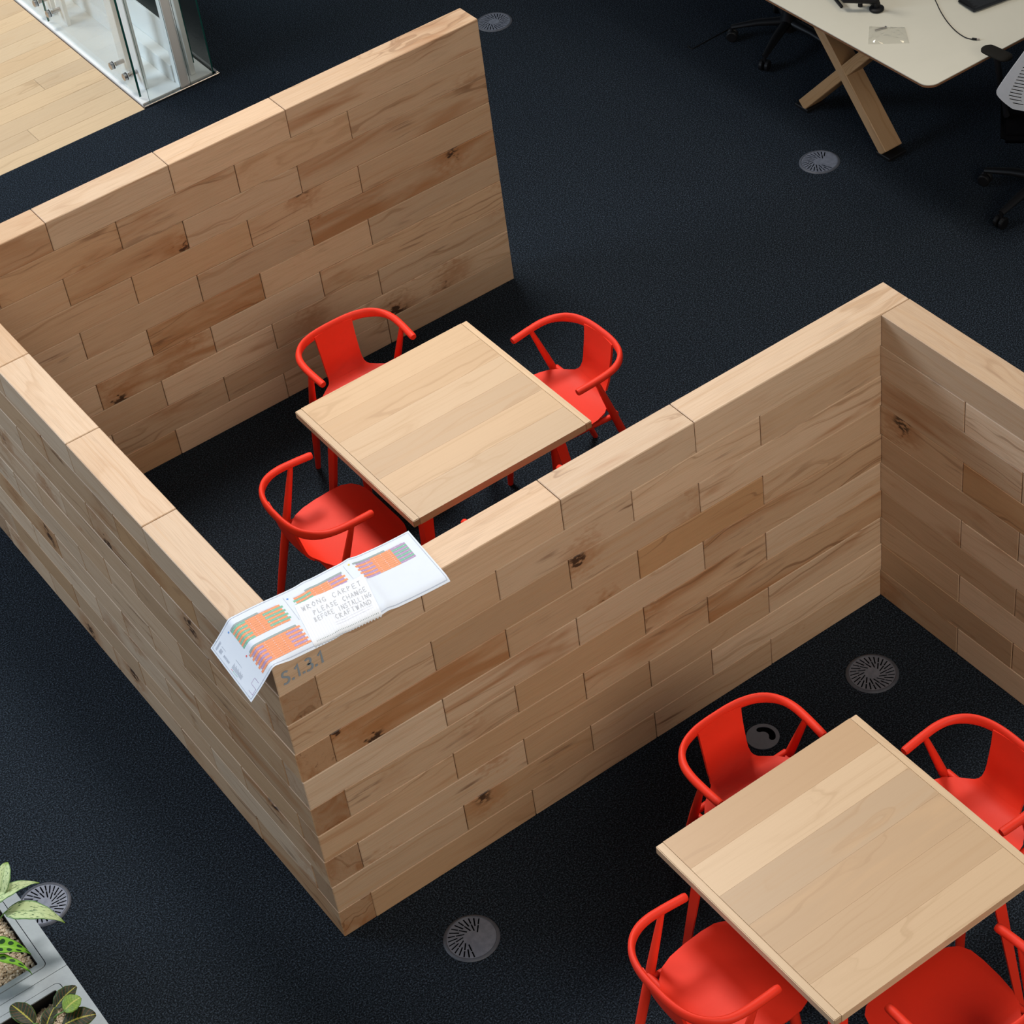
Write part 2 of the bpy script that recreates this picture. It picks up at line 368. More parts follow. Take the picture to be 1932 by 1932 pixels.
# stencilled bay number: strokes in a unit cell (x, z), drawn on the face y = 0
GLYPH = {'S': [[(.60, .90), (.42, .985), (.22, .97), (.10, .84), (.13, .67), (.33, .55), (.52, .44), (.58, .26), (.48, .08), (.28, .015), (.05, .07)]],
         '1': [[(.06, .74), (.34, .985), (.34, 0)]], '3': [[(.06, .92), (.26, .985), (.46, .93), (.52, .76), (.42, .58), (.22, .52), (.46, .46), (.58, .28), (.48, .07), (.26, .015), (.04, .06)]], '.': [[(.00, .085), (.24, .085)]]}
def lettering(s_, x0, x1, z0, hgt, wd):
    adv = {'S': .80, '1': .62, '3': .78, '.': .34}
    tot = sum(adv[c_] for c_ in s_); k_ = (x1 - x0) / tot; x_ = x0
    for ch in s_:
        for st in GLYPH[ch]:
            P = [Vector((x_ + px_ * k_, z0 + pz_ * hgt)) for px_, pz_ in st]
            if ch in 'S3': P = [Vector((v.x, v.y)) for v in bez([(p.x, p.y, 0) for p in P], 4)]
            b = bmesh.new(); wdd = wd * (1.05 if ch == '.' else 1)
            L_, R_ = [], []
            for i_, p in enumerate(P):
                d1 = (P[min(i_ + 1, len(P) - 1)] - p); d0 = (p - P[max(i_ - 1, 0)])
                d = (d1.normalized() if d1.length else Vector((0, 0))) + (d0.normalized() if d0.length else Vector((0, 0))); d.normalize()
                n_ = Vector((-d.y, d.x)) * wdd / 2
                if ch == '1' and i_ == 1: n_ = n_ * 1.5
                L_.append(b.verts.new((p.x + n_.x, -.0011, p.y + n_.y))); R_.append(b.verts.new((p.x - n_.x, -.0011, p.y - n_.y)))
            for i_ in range(len(P) - 1): b.faces.new((L_[i_], L_[i_ + 1], R_[i_ + 1], R_[i_]))
            link('character', done(b, 'character'), INK, lt)
        x_ += adv[ch] * k_
lt = empty('lettering'); lt.parent = wf; lt['label'] = 'grey-blue bay number S.1.3.1'
lettering('S.1.3.1', .0235, .176, 1.253, .0505, .0082)

# ---------------------------------------------------------------- tables
def make_table(name, cx, cy, label, sx, sy, tones, zt=.73, th=.032):
    r = empty(name, (cx, cy, 0)); tag(r, label, 'table', 'square beech tables with four red chairs')
    e, hx, hy = .028, sx / 2, sy / 2
    n = len(tones); pw = sy / n
    for i, (tn, hw) in enumerate(tones):
        b = bmesh.new(); add_box(b, -hx + e, hx - e, -pw / 2 + .0001, pw / 2 - .0001, -th / 2, th / 2)
        bmesh.ops.bevel(b, geom=b.edges[:], offset=.00025, segments=1, affect='EDGES')
        o = link('plank', done(b, 'plank'), W_TABLE, r, (0, hy - pw * (i + .5), zt - th / 2)); o.color = (tn, .1, hw, 1)
    for s in (-1, 1):
        b = bmesh.new(); add_box(b, -hy, hy, -e / 2, e / 2, -th / 2, th / 2)
        bmesh.ops.bevel(b, geom=[q for q in b.edges], offset=.0025, segments=2, affect='EDGES')
        o = link('edge_strip', done(b, 'edge_strip'), W_TABLE, r, (s * (hx - e / 2), 0, zt - th / 2), PI / 2); o.color = (.02, 0, .1, 1)
    zb = zt - th
    for a in (-1, 1):
        for c in (-1, 1):
            # splayed angle-section leg
            b = bmesh.new()
            def prof(x, y, z, w, tk=.006):
                return [b.verts.new((x + q[0] * a, y + q[1] * c, z)) for q in ((0, 0), (-w, 0), (-w, -tk), (-tk, -tk), (-tk, -w), (0, -w))]
            p0, p1 = prof(a * (hx - .085), c * (hy - .085), zb - .004, .045), prof(a * (hx - .012), c * (hy - .012), 0, .026)
            for k in range(6): b.faces.new((p0[k], p0[(k + 1) % 6], p1[(k + 1) % 6], p1[k]))
            b.faces.new(p0); b.faces.new(p1[::-1])
            link('leg', done(b, 'leg'), RED, r)
    for s in (-1, 1):
        box('rail', -hx + .09, hx - .09, s * (hy - .09) - .004, s * (hy - .09) + .004, zb - .04, zb, RED, r)
        box('rail', s * (hx - .09) - .004, s * (hx - .09) + .004, -hy + .09, hy - .09, zb - .04, zb, RED, r)
    return r
make_table('square_table', 1.369, 1.252, 'square beech table inside the booth behind the wall marked S.1.3.1', .80, .82,
           [(.30, .30), (.55, .55), (.25, .35), (.62, .35), (.38, .3), (.30, .2)])
make_table('square_table', 1.127, -1.270, 'square beech table with wide dark and light planks, beside the floor grommet', .81, .81,
           [(.85, .35), (.05, .15), (.75, .45), (.85, .6), (.70, .35), (.30, .25)])

# ---------------------------------------------------------------- red armchairs
def make_chair():
    r = empty('armchair', (0, 0, 0))
    ZA, ZS = .676, .462
    # hoop: u forward (local +Y), v sideways (local X); origin under the middle of the hoop's back
    half = [(.282, .213), (.24, .2155), (.19, .2175), (.14, .2165), (.095, .207), (.055, .184), (.025, .147), (.008, .10), (.001, .05)]
    pts = [(-v, u) for u, v in half] + [(0, 0)] + [(v, u) for u, v in half[::-1]]
    line = bez([(x, y, ZA - .012 * max(0, (y - .12) / .16)) for x, y in pts], 4)
    def sect(i):
        q = abs(i / (len(line) - 1) - .5) * 2
        f = max(0, min(1, (.62 - q) / .25)); f = f * f * (3 - 2 * f)
        e = .86 if i in (0, len(line) - 1) else 1
        return ((.0145 - .0035 * f) * e, (.0145 + .0075 * f) * e)
    tube('armrest_hoop', line, sect, RED, r, 14)
    # seat shell
    rows = [(.072, .092), (.080, .100), (.092, .122), (.112, .152), (.145, .180), (.19, .196), (.25, .204), (.32, .207), (.37, .204), (.405, .190), (.428, .164), (.438, .132), (.4415, .09)]
    b = bmesh.new(); nx = 12; th = .011
    def zseat(u, f): return ZS - .012 * math.exp(-((u - .20) / .10) ** 2) * (1 - f * f) - (max(0, u - .36) / .08) ** 2 * .012 + max(0, (.115 - u) / .043) ** 2 * .018
    top = [[b.verts.new((w_ * (k / nx * 2 - 1), u, zseat(u, k / nx * 2 - 1))) for k in range(nx + 1)] for u, w_ in rows]
    bot = [[b.verts.new((v.co.x * .985, v.co.y, v.co.z - th)) for v in rr] for rr in top]
    def skin(A, B):
        m_, n_ = len(A), len(A[0])
        for i in range(m_ - 1):
            for k in range(n_ - 1): b.faces.new((A[i][k], A[i][k + 1], A[i + 1][k + 1], A[i + 1][k])); b.faces.new((B[i][k], B[i + 1][k], B[i + 1][k + 1], B[i][k + 1]))
            b.faces.new((A[i][0], A[i + 1][0], B[i + 1][0], B[i][0])); b.faces.new((A[i][-1], B[i][-1], B[i + 1][-1], A[i + 1][-1]))
        b.faces.new([v for v in A[0]] + [v for v in B[0][::-1]]); b.faces.new([v for v in A[-1][::-1]] + [v for v in B[-1]])
    skin(top, bot)
    me = done(b, 'seat', True); autosmooth(me, 45); link('seat', me, RED, r)
    # back panel, rising from the bend to the hoop
    b = bmesh.new()
    prof = [(.073, ZS + .016, .092), (.060, ZS + .027, .086), (.047, ZS + .045, .0845), (.038, ZS + .07, .084), (.028, ZS + .11, .0845), (.020, ZS + .15, .0855), (.014, ZS + .19, .087), (.011, ZA + .001, .089)]
    def curve(f): return .010 * f * f
    nx = 8
    top = [[b.verts.new((w_ * (k / nx * 2 - 1), u + curve(k / nx * 2 - 1) * min(1, i / 4), z)) for k in range(nx + 1)] for i, (u, z, w_) in enumerate(prof)]
    bot = []
    for i, rr in enumerate(top):
        u0, z0, _ = prof[max(i - 1, 0)]; u1, z1, _ = prof[min(i + 1, len(prof) - 1)]
        d = Vector((0, u1 - u0, z1 - z0)).normalized(); nrm = Vector((0, -d.z, d.y))
        bot.append([b.verts.new(v.co + nrm * .010) for v in rr])
    skin(top, bot)
    me = done(b, 'backrest', True); autosmooth(me, 45); link('backrest', me, RED, r)
    for s in (-1, 1):
        a, c = Vector((s * .2165, .192, ZA - .008)), Vector((s * .178, -.03, 0))
        P = [a.lerp(c, q) for q in (0, .12, .3, .5, .7, .85, 1)]
        tube('rear_leg', P, [.0095, .0125, .0155, .0165, .0155, .0135, .011], RED, r, 12, True, Vector((1, 0, 0)))
        a, c = Vector((s * .150, .372, ZS - .012)), Vector((s * .182, .405, 0))
        P = [a.lerp(c, q) for q in (0, .2, .5, .8, 1)]
        tube('front_leg', P, [.0165, .0175, .0165, .014, .0115], RED, r, 12, True, Vector((1, 0, 0)))
        tube('side_rail', [(s * .188, .112, ZS - .03), (s * .16, .38, ZS - .036)], .012, RED, r, 10)
    tube('rear_rail', [(-.198, .105, ZS - .022), (.198, .105, ZS - .022)], .0125, RED, r, 10)
    tube('front_rail', [(-.152, .372, ZS - .03), (.152, .372, ZS - .03)], .011, RED, r, 10)
    return r
def copy_tree(o, parent=None):
    c = o.copy(); COL.objects.link(c); c.parent = parent
    for ch in o.children: copy_tree(ch, c)
    return c
proto = make_chair()
spots = [  # back of hoop x, y, facing angle (local +Y towards), label
    (.633, 1.262, -90, 'red armchair in the booth with its back to the wall the drawing sheet folds over'),
    (2.150, 1.288, 90, 'red armchair at the open end of the booth, facing the table from the carpet'),
    (1.382, 2.078, 180, 'red armchair with its back to the freestanding block wall by the carpet strip'),
    (1.350, .500, 0, 'red armchair hidden behind the wall marked S.1.3.1, only an arm tip showing'),
    (.422, -1.243, -90, 'red armchair at the planked table, facing the inner corner wall, its seat in full view'),
    (1.220, -.542, 180, 'red armchair standing next to the round floor grommet'),
    (1.858, -1.250, 90, 'red armchair between the table and the wall forming the inner corner'),
    (1.111, -1.983, 0, 'red armchair facing the wall marked S.1.3.1 across the planked table'),
]
for i, (x, y, a, lab) in enumerate(spots):
    o = proto if i == 0 else copy_tree(proto)
    o.location = (x, y, 0); o.rotation_euler = (0, 0, math.radians(a)); tag(o, lab, 'chair', 'red armchairs around the two tables')

# ---------------------------------------------------------------- floor diffusers and grommet
def diffuser(x, y, label, rot=0., closed=()):
    r = empty('floor_diffuser', (x, y, 0), rot); tag(r, label, 'floor vent', 'round swirl diffusers set in the carpet')
    R0 = .094
    lathe('rim', [(R0 - .010, .001), (R0 - .010, .0035), (R0 - .007, .0055), (R0 - .002, .0050), (R0 + .003, .001), (R0 + .003, 0)], RIMM, r)
    lathe('basin', [(R0 - .009, .0004), (R0 - .009, .0012)], VOID, r)
    holes = []
    n = 28
    def slot(a, r0, r1, w_, ins):
        ra = a + ins
        p0 = Vector((r1 * math.cos(a), r1 * math.sin(a))); d = -Vector((math.cos(ra), math.sin(ra))); q = Vector((-d.y, d.x)) * w_ / 2
        p1 = p0 + d * (r1 - r0)
        return [tuple(p0 + q), tuple(p1 + q), tuple(p1 - q), tuple(p0 - q)]
    for k in range(n):
        if k in closed: continue
        a = 2 * PI * k / n; ins = math.radians(13)
        if k % 2:
            holes.append(slot(a, .046, .0805, .0052, ins))
        else:
            f = slot(a, .024, .0810, .0050, ins)
            A, B, C_, D_ = [Vector(p) for p in f]
            holes.append([tuple(A), tuple(A.lerp(B, .43)), tuple(D_.lerp(C_, .43)), tuple(D_)])
            holes.append([tuple(A.lerp(B, .48)), tuple(B), tuple(C_), tuple(D_.lerp(C_, .48))])
    plate('grille', circ(R0 - .0098, 56), holes, .0028, .0042, GRILLE, r)
diffuser(.329, -.284, 'swirl floor diffuser with half its slots dusted over, by the S.1.3.1 wall', .2, tuple(range(19, 28)) + (0, 1))
diffuser(2.133, -.277, 'swirl floor diffuser in the dark inner corner of the block walls', .1)
diffuser(4.147, 2.303, 'swirl floor diffuser beside the oak trestle leg of the white desk', .3, tuple(range(21, 28)) + (0,))
diffuser(3.789, 4.482, 'swirl floor diffuser just past the end of the freestanding block wall', .05)
diffuser(-.746, .814, 'pale swirl floor diffuser partly covered by a variegated leaf by the planter', .15)
g = empty('floor_grommet', (1.636, -.248, 0)); tag(g, 'round grey floor grommet with a kidney-shaped cable opening', 'floor grommet')
kid = []
for k in range(15): a = math.radians(-40 + 120 * k / 14); kid.append((.046 * math.cos(a), .046 * math.sin(a)))
for k in range(7): a = math.radians(80 + 180 * k / 6); c0 = math.radians(80); kid.append((.034 * math.cos(c0) + .012 * math.cos(a), .034 * math.sin(c0) + .012 * math.sin(a)))
for k in range(15): a = math.radians(80 - 120 * k / 14); kid.append((.022 * math.cos(a), .022 * math.sin(a)))
for k in range(7): a = math.radians(140 + 180 * k / 6); c0 = math.radians(-40); kid.append((.034 * math.cos(c0) + .012 * math.cos(a), .034 * math.sin(c0) + .012 * math.sin(a)))
g.rotation_euler = (0, 0, math.radians(-10))
plate('cover', circ(.060, 48), [kid], .002, .005, GREYPL, g)
lathe('cup', [(.058, .0003), (.058, .0015)], VOID, g)

# ---------------------------------------------------------------- drawing sheet and note on the wall end
TH = -.085; EA = Vector((math.cos(TH), math.sin(TH), 0)); EV = Vector((-math.sin(TH), math.cos(TH), 0)); O0 = Vector((-.001, -.008, 0))
WV, AL, AR = .267, -.140, .615
def sheet(a, v, lift=0.):
    "lies on the wall top, folded down over the outer top edge of the side wall (x = 0)"
    q2 = O0 + EA * a + EV * v; xb = .014; zt_ = H + .0058
    if q2.x >= xb:
        rip = .0026 * math.sin(a * 19 + 1.0) * min(1, a * 7) * (1 if v > .1 else .6)
        bowl = .005 * math.exp(-((a - .40) / .018) ** 2) + .0035 * math.exp(-((a - .24) / .02) ** 2)
        droop = -.010 * max(0, (.03 - v) / .03) ** 2 * min(1, max(0, (q2.x - xb) / .05))
        n = Vector((0, 0, 1)); p = Vector((q2.x, q2.y, zt_ + rip + bowl + droop))
    else:
        s_ = xb - q2.x; ang = math.radians(51); r_ = .022
        arc = min(s_, r_ * ang); q = arc / r_; rest = s_ - arc
        x_ = xb - r_ * math.sin(q) - rest * math.cos(ang); z_ = zt_ - r_ * (1 - math.cos(q)) - rest * math.sin(ang)
        z_ += .010 * (rest / .12) ** 2
        n = Vector((-math.sin(q), 0, math.cos(q))); p = Vector((x_, q2.y, z_))
    return p + n * lift
def grid_sheet(name, a0, a1, v0, v1, m, parent, lift, na=None, nv=None, thick=0.):
    na = na or max(1, int(abs(a1 - a0) / .008)); nv = nv or max(1, int(abs(v1 - v0) / .02))
    b = bmesh.new()
    def lay(l): return [[b.verts.new(sheet(a0 + (a1 - a0) * i / na, v0 + (v1 - v0) * k / nv, l)) for k in range(nv + 1)] for i in range(na + 1)]
    A = lay(lift)
    for i in range(na):
        for k in range(nv): b.faces.new((A[i][k], A[i + 1][k], A[i + 1][k + 1], A[i][k + 1]))
    if thick:
        B = lay(lift - thick)
        for i in range(na):
            for k in range(nv): b.faces.new((B[i][k], B[i][k + 1], B[i + 1][k + 1], B[i + 1][k]))
        for i in range(na):
            b.faces.new((A[i][0], B[i][0], B[i + 1][0], A[i + 1][0])); b.faces.new((A[i][nv], A[i + 1][nv], B[i + 1][nv], B[i][nv]))
        for k in range(nv):
            b.faces.new((A[0][k], A[0][k + 1], B[0][k + 1], B[0][k])); b.faces.new((A[na][k], B[na][k], B[na][k + 1], A[na][k + 1]))
    return b, A
sh = empty('drawing_sheet', (.25, .12, H)); tag(sh, 'long white drawing sheet with orange, green and purple plans lying on the wall corner', 'paper')
sh.location = (0, 0, 0)
b, _ = grid_sheet('sheet', AL, AR, 0, WV, PAPER, sh, 0, 92, 24, .0004)
me = done(b, 'sheet', True); autosmooth(me, 60); link('sheet', me, PAPER, sh)
def prints(name, rects, m, lift=.0005, stuff=False):
    "flat print of one ink, as thin film on the sheet; tiny marks stay joined"
    for grp in ([rects] if stuff else [[q] for q in rects]):
        b = bmesh.new()
        for (a0, a1, v0, v1) in grp:
            na = max(1, int(abs(a1 - a0) / .008)); nv = max(1, int(abs(v1 - v0) / .011))
            A = [[b.verts.new(sheet(a0 + (a1 - a0) * i / na, v0 + (v1 - v0) * k / nv, lift)) for k in range(nv + 1)] for i in range(na + 1)]
            for i in range(na):
                for k in range(nv): b.faces.new((A[i][k], A[i + 1][k], A[i + 1][k + 1], A[i][k + 1]))
        o = link(name, done(b, name), m, sh)
        if stuff: o['kind'] = 'stuff'
orr, gr, pu, gy, lg, ln, dots, yl, rd, bl = [], [], [], [], [], [], [], [], [], []
def plan(a0, a1, v1, rows, rh, left, right, cl, crt, la, ra, jl, jr, g0, g1):
    gy.append((g0, g1, v1 + .0004, v1 + rh * .95)); lg.append((g1 + .001, a1 - .008, v1 + .001, v1 + rh * .7) if g1 < a1 - .02 else (a0, g0 - .001, v1 + .001, v1 + rh * .7))
    for i in range(rows):
        v_ = v1 - rh * (i + 1)
        l_on, r_on = left(i), right(i)
        x0 = a0 + (jl if l_on else 0); x1 = a1 + (jr if r_on else 0)
        c0 = a0 + la if l_on else x0; c1 = a1 - ra if r_on else x1
        orr.append((c0, c1, v_ + .0005, v_ + rh))
        if l_on: cl(i).append((x0, c0, v_ + .0005, v_ + rh))
        if r_on: crt(i).append((c1, x1, v_ + .0005, v_ + rh))
        q = a0 + .012
        while q < a1 - .006: dots.append((q, q + .002, v_ + rh * .35, v_ + rh * .62)); q += .0262
plan(-.038, .136, .2262, 9, .0093, lambda i: i % 2 == 0, lambda i: i % 2 == 1, lambda i: gr, lambda i: gr, .056, .062, 0, .0065, -.039, .066)
plan(-.038, .1475, .1095, 9, .0096, lambda i: i % 2 == 1, lambda i: i % 2 == 1, lambda i: pu, lambda i: pu, .058, .051, .0075, -.0065, -.030, .139)
plan(.184, .359, .2235, 8, .0092, lambda i: i % 2 == 1, lambda i: i % 2 == 0, lambda i: gr, lambda i: pu, .055, .055, -.006, -.0075, .226, .356)
plan(.401, .580, .2317, 9, .0088, lambda i: i % 2 == 0, lambda i: True, lambda i: pu, lambda i: pu if i % 2 == 0 else gr, .055, .052, .0065, 0, .399, .511)
prints('orange_print', orr, P_OR); prints('green_print', gr, P_GR); prints('purple_print', pu, P_PU)
prints('grey_print', gy, P_GY); prints('pale_print', lg, P_LG); prints('number_print', dots, P_LG, .0008, True)
fm = .007
ln += [(AL + fm, AR - fm, WV - fm, WV - fm + .0012), (AL + fm, AR - fm, fm, fm + .0012), (AL + fm, AL + fm + .0012, fm, WV - fm), (AR - fm, AR - fm + .0012, fm, WV - fm)]
for a_, v_, l_ in ((.158, .13, .115), (.372, .16, .09), (.160, .03, .08)): ln.append((a_, a_ + .0008, v_, v_ + l_))
ln += [(-.128, -.094, .2405, .2412), (-.100, -.0992, .205, .232), (-.088, -.0872, .110, .150)]
for k in range(9): ln.append((-.1245 + .0036 * k, -.1225 + .0036 * k, .243, .249))
for k in range(4): ln.append((-.122, -.108 + .002 * (k % 2), .228 - .004 * k, .2292 - .004 * k))
for k in range(9): ln.append((-.120, -.111, .20 - .0042 * k, .2012 - .0042 * k))
for k in range(14): ln.append((-.119, -.100 - .003 * (k % 3), .145 - .0044 * k, .1462 - .0044 * k))
prints('line_print', ln, P_LN, .0007, True)
site = [(-.072, .017), (-.074, .0425), (-.0955, .040), (-.095, .0125), (-.1185, .010), (-.119, .0345)]
prints('site_outline', [(min(p[0], q[0]), max(p[0], q[0]) + .001, min(p[1], q[1]), max(p[1], q[1]) + .001) if abs(p[0] - q[0]) < .004 or abs(p[1] - q[1]) < .004 else (p[0], p[0] + .001, p[1], p[1] + .001) for p, q in [((a_[0], a_[1]), ((b_[0], a_[1]) if abs(a_[0] - b_[0]) > abs(a_[1] - b_[1]) else (a_[0], b_[1]))) for a_, b_ in zip(site[:-1], site[1:])]], P_PU, .0007, True)
def disc_print(name, spots_, m, r0=.0035):
    for a_, v_ in spots_:
        b = bmesh.new(); b.faces.new([b.verts.new(sheet(a_ + r0 * math.cos(k * PI / 4), v_ + r0 * math.sin(k * PI / 4), .0008)) for k in range(8)])
        link(name, done(b, name), m, sh)
disc_print('blue_marker', [(-.047, .236), (.168, .2315)], P_BL); disc_print('red_marker', [(-.047, .119)], P_RD); disc_print('yellow_marker', [(.389, .2412)], P_YE)
disc_print('legend_dot', [(-.1235, .143 - .006 * k) for k in range(2)], P_RD, .0016); disc_print('legend_dot', [(-.1235, .131 - .006 * k) for k in range(5)], P_GR, .0016)

# handwritten note: quad on the sheet
def to_av(p):
    d = Vector((p[0], p[1], 0)) - O0; d.z = 0; return d.dot(EA), d.dot(EV)
NQ = [to_av(p) for p in ((.187, .170), (.417, .131), (.372, -.042), (.145, -.014))]   # TL TR BR BL
def note(s, q, lift):
    a = (NQ[0][0] * (1 - s) + NQ[1][0] * s) * (1 - q) + (NQ[3][0] * (1 - s) + NQ[2][0] * s) * q
    v = (NQ[0][1] * (1 - s) + NQ[1][1] * s) * (1 - q) + (NQ[3][1] * (1 - s) + NQ[2][1] * s) * q
    return sheet(a, v, .0016 + lift)
nt_ = empty('note_page', (0, 0, 0)); tag(nt_, 'lined notebook page with pencilled capitals, torn edge, lying on the drawing sheet', 'paper')
b = bmesh.new(); na, nv = 44, 24
A = [[b.verts.new(note(i / na, k / nv + (.0 if k < nv else (.022 if i % 2 else -.004)), 0)) for k in range(nv + 1)] for i in range(na + 1)]
B = [[b.verts.new(note(i / na, k / nv + (.0 if k < nv else (.022 if i % 2 else -.004)), -.0004)) for k in range(nv + 1)] for i in range(na + 1)]
for i in range(na):
    for k in range(nv): b.faces.new((A[i][k], A[i + 1][k], A[i + 1][k + 1], A[i][k + 1])); b.faces.new((B[i][k], B[i][k + 1], B[i + 1][k + 1], B[i + 1][k]))
    b.faces.new((A[i][0], B[i][0], B[i + 1][0], A[i + 1][0])); b.faces.new((A[i][nv], A[i + 1][nv], B[i + 1][nv], B[i][nv]))
link('page', done(b, 'page', True), NOTEP, nt_)
def ribbon(bm_, pts, wd, lift, f=note):
    for (p, q) in zip(pts[:-1], pts[1:]):
        d = Vector((q[0] - p[0], (q[1] - p[1]) * .77)); 
        if d.length < 1e-6: continue
        d.normalize(); nx_, ny_ = -d.y * wd, d.x * wd / .77
        m_ = max(1, int((Vector(q) - Vector(p)).length / .04))
        for j in range(m_):
            a0, a1 = j / m_, (j + 1) / m_
            P0 = (p[0] + (q[0] - p[0]) * a0, p[1] + (q[1] - p[1]) * a0); P1 = (p[0] + (q[0] - p[0]) * a1, p[1] + (q[1] - p[1]) * a1)
            bm_.faces.new([bm_.verts.new(f(x_, y_, lift)) for x_, y_ in ((P0[0] + nx_, P0[1] + ny_), (P1[0] + nx_, P1[1] + ny_), (P1[0] - nx_, P1[1] - ny_), (P0[0] - nx_, P0[1] - ny_))])
GL = {  # strokes in a 1 x 1 cell, y up
 'A': [[(0, 0), (.5, 1), (1, 0)], [(.2, .4), (.8, .4)]], 'B': [[(0, 0), (0, 1), (.8, .8), (0, .52), (.9, .25), (0, 0)]], 'C': [[(1, .85), (.5, 1), (0, .5), (.5, 0), (1, .15)]],
 'D': [[(0, 0), (0, 1), (.8, .8), (1, .4), (.7, .1), (0, 0)]], 'E': [[(1, 1), (0, 1), (0, 0), (1, 0)], [(0, .5), (.8, .5)]], 'F': [[(1, 1), (0, 1), (0, 0)], [(0, .5), (.8, .5)]],
 'G': [[(1, .85), (.5, 1), (0, .5), (.5, 0), (1, .2), (1, .45), (.6, .45)]], 'H': [[(0, 0), (0, 1)], [(1, 0), (1, 1)], [(0, .5), (1, .5)]], 'I': [[(.5, 0), (.5, 1)]],
 'L': [[(0, 1), (0, 0), (1, 0)]], 'N': [[(0, 0), (0, 1), (1, 0), (1, 1)]], 'O': [[(.5, 0), (0, .5), (.5, 1), (1, .5), (.5, 0)]], 'P': [[(0, 0), (0, 1), (.9, .8), (0, .45)]],
 'R': [[(0, 0), (0, 1), (.9, .8), (0, .5), (1, 0)]], 'S': [[(1, .85), (.4, 1), (.1, .75), (.9, .3), (.5, 0), (0, .15)]], 'T': [[(0, 1), (1, 1)], [(.5, 1), (.5, 0)]], 'W': [[(0, 1), (.25, 0), (.5, .8), (.75, 0), (1, 1)]]}
def scribe(name, rows_, wd=.0042):
    b_ = bmesh.new()
    for txt, s0, q0, step, hgt in rows_:
        s = s0
        for ch in txt:
            if ch != ' ':
                for st in GL[ch]: ribbon(b_, [(s + x_ * step * .62, q0 - y_ * hgt) for x_, y_ in st], wd * (1.7 if (ch == 'N' and 'CHANGE' in txt) else 1), .0006)
            s += step
    link(name, done(b_, name), PENCIL, nt_)['kind'] = 'stuff'
scribe('handwriting', [('WRONG CARPET', .07, .21, .073, .115), ('PLEASE CHANGE', .19, .39, .060, .11), ('BEFORE INSTALLING', .16, .55, .049, .11), ('CRAFTWAND', .42, .70, .060, .11)])
b = bmesh.new()
for k in range(26): ribbon(b, [(.03 + k * .0375, .02), (.03 + k * .0375, .93)], .0011, .0004)
for q in (.76, .82): ribbon(b, [(.38, q), (.93, q - .02)], .0022, .0005)
link('ruled_lines', done(b, 'ruled_lines'), P_LG, nt_)['kind'] = 'stuff'
b = bmesh.new()
for k in range(38): s = .06 + k * .0242; ribbon(b, [(s, .945), (s + .009, .945)], .007, .0007)
link('spiral_holes', done(b, 'spiral_holes'), P_GY, nt_)['kind'] = 'stuff'

# ---------------------------------------------------------------- white desk with crossed oak legs
DZ = .74
dk = empty('desk', (4.9, 2.9, 0)); tag(dk, 'long white desk on crossed oak legs', 'desk'); dk.location = (0, 0, 0)
plate('desktop', rrect(4.145, 6.0, 1.575, 4.4, .055, 8), [], DZ - .004, DZ, DESKW, dk)
plate('desk_core', rrect(4.147, 5.998, 1.577, 4.398, .053, 8), [], DZ - .016, DZ - .0042, EDGE, dk)
def beam(name, p0, p1, wx, wz, parent):
    p0, p1 = Vector(p0), Vector(p1); d = (p1 - p0); L = d.length; d.normalize()
    b = bmesh.new(); add_box(b, -L / 2, L / 2, -wx / 2, wx / 2, -wz / 2, wz / 2); bmesh.ops.bevel(b, geom=b.edges[:], offset=.003, segments=1, affect='EDGES')
    o = link(name, done(b, name), W_OAK, parent, (p0 + p1) / 2)
    side = Vector((1, 0, 0)); up = d.cross(side).normalized()
    o.rotation_euler = Matrix((d, side, up)).transposed().to_euler() if Matrix((d, side, up)).determinant() > 0 else Matrix((d, -side, up)).transposed().to_euler()
    o.color = (.4, 0, .35, 1); return o
def oak_leg(p0, p1):
    o = beam('trestle_leg', p0, p1, .105, .056, dk)
    box('foot', -.055, .055, -.048, .048, 0, .018, BLACK, dk, .003, 1, (p0[0], p0[1] - (.0), 0))
oak_leg((4.430, 2.118, .025), (4.430, 2.735, .70)); oak_leg((4.432, 2.700, .025), (4.432, 2.06, .70))
oak_leg((5.70, 2.118, .025), (5.70, 2.735, .70)); oak_leg((5.702, 2.700, .025), (5.702, 2.06, .70))
box('under_beam', 4.36, 5.80, 2.36, 2.42, .62, .70, EDGE, dk, .003)

# things on the desk
ms = empty('monitor_stand', at(1654, 19, DZ)); tag(ms, 'black monitor arm with a round clamp foot on the white desk', 'monitor arm')
lathe('clamp_foot', [(.030, 0), (.0335, .004), (.0335, .012), (.028, .016), (.012, .018)], BLACK, ms, n=28)
tube('post', [(0, 0, .016), (0, 0, .30)], .013, BLACK, ms)
tube('arm', [(0, 0, .05), (-.10, .10, .055), (-.05, .30, .07)], .016, BLACK, ms)
tube('brace', [(0, 0, .03), (.05, .14, .035), (.16, .22, .04)], .018, BLACK, ms)
q = at(1623, 12, DZ) - ms.location; tube('side_post', [(q.x, q.y, .001), (q.x, q.y, .22)], .011, BLACK, ms)
tube('link_bar', [(q.x, q.y, .045), (0, 0, .045)], .014, BLACK, ms)
q = at(1588, 8, DZ + .02); tag(tube('cable_tail', [(q.x, q.y, DZ + .0075), (q.x + .02, q.y + .06, DZ + .009), (q.x + .07, q.y + .2, DZ + .02)], .0075, BLACK), 'thick black cable end lying on the white desk', 'cable')
cb = empty('usb_cable', at(1848, 74, DZ)); tag(cb, 'thin dark cable with a metal plug on the white desk', 'cable')
cp = [at(u, v, DZ + .003) - cb.location for u, v in ((1752, -25), (1766, 3), (1775, 22), (1788, 42), (1805, 60), (1822, 71), (1834, 74))]
tube('cord', bez(cp, 5), .0022, BLACK, cb, 8)
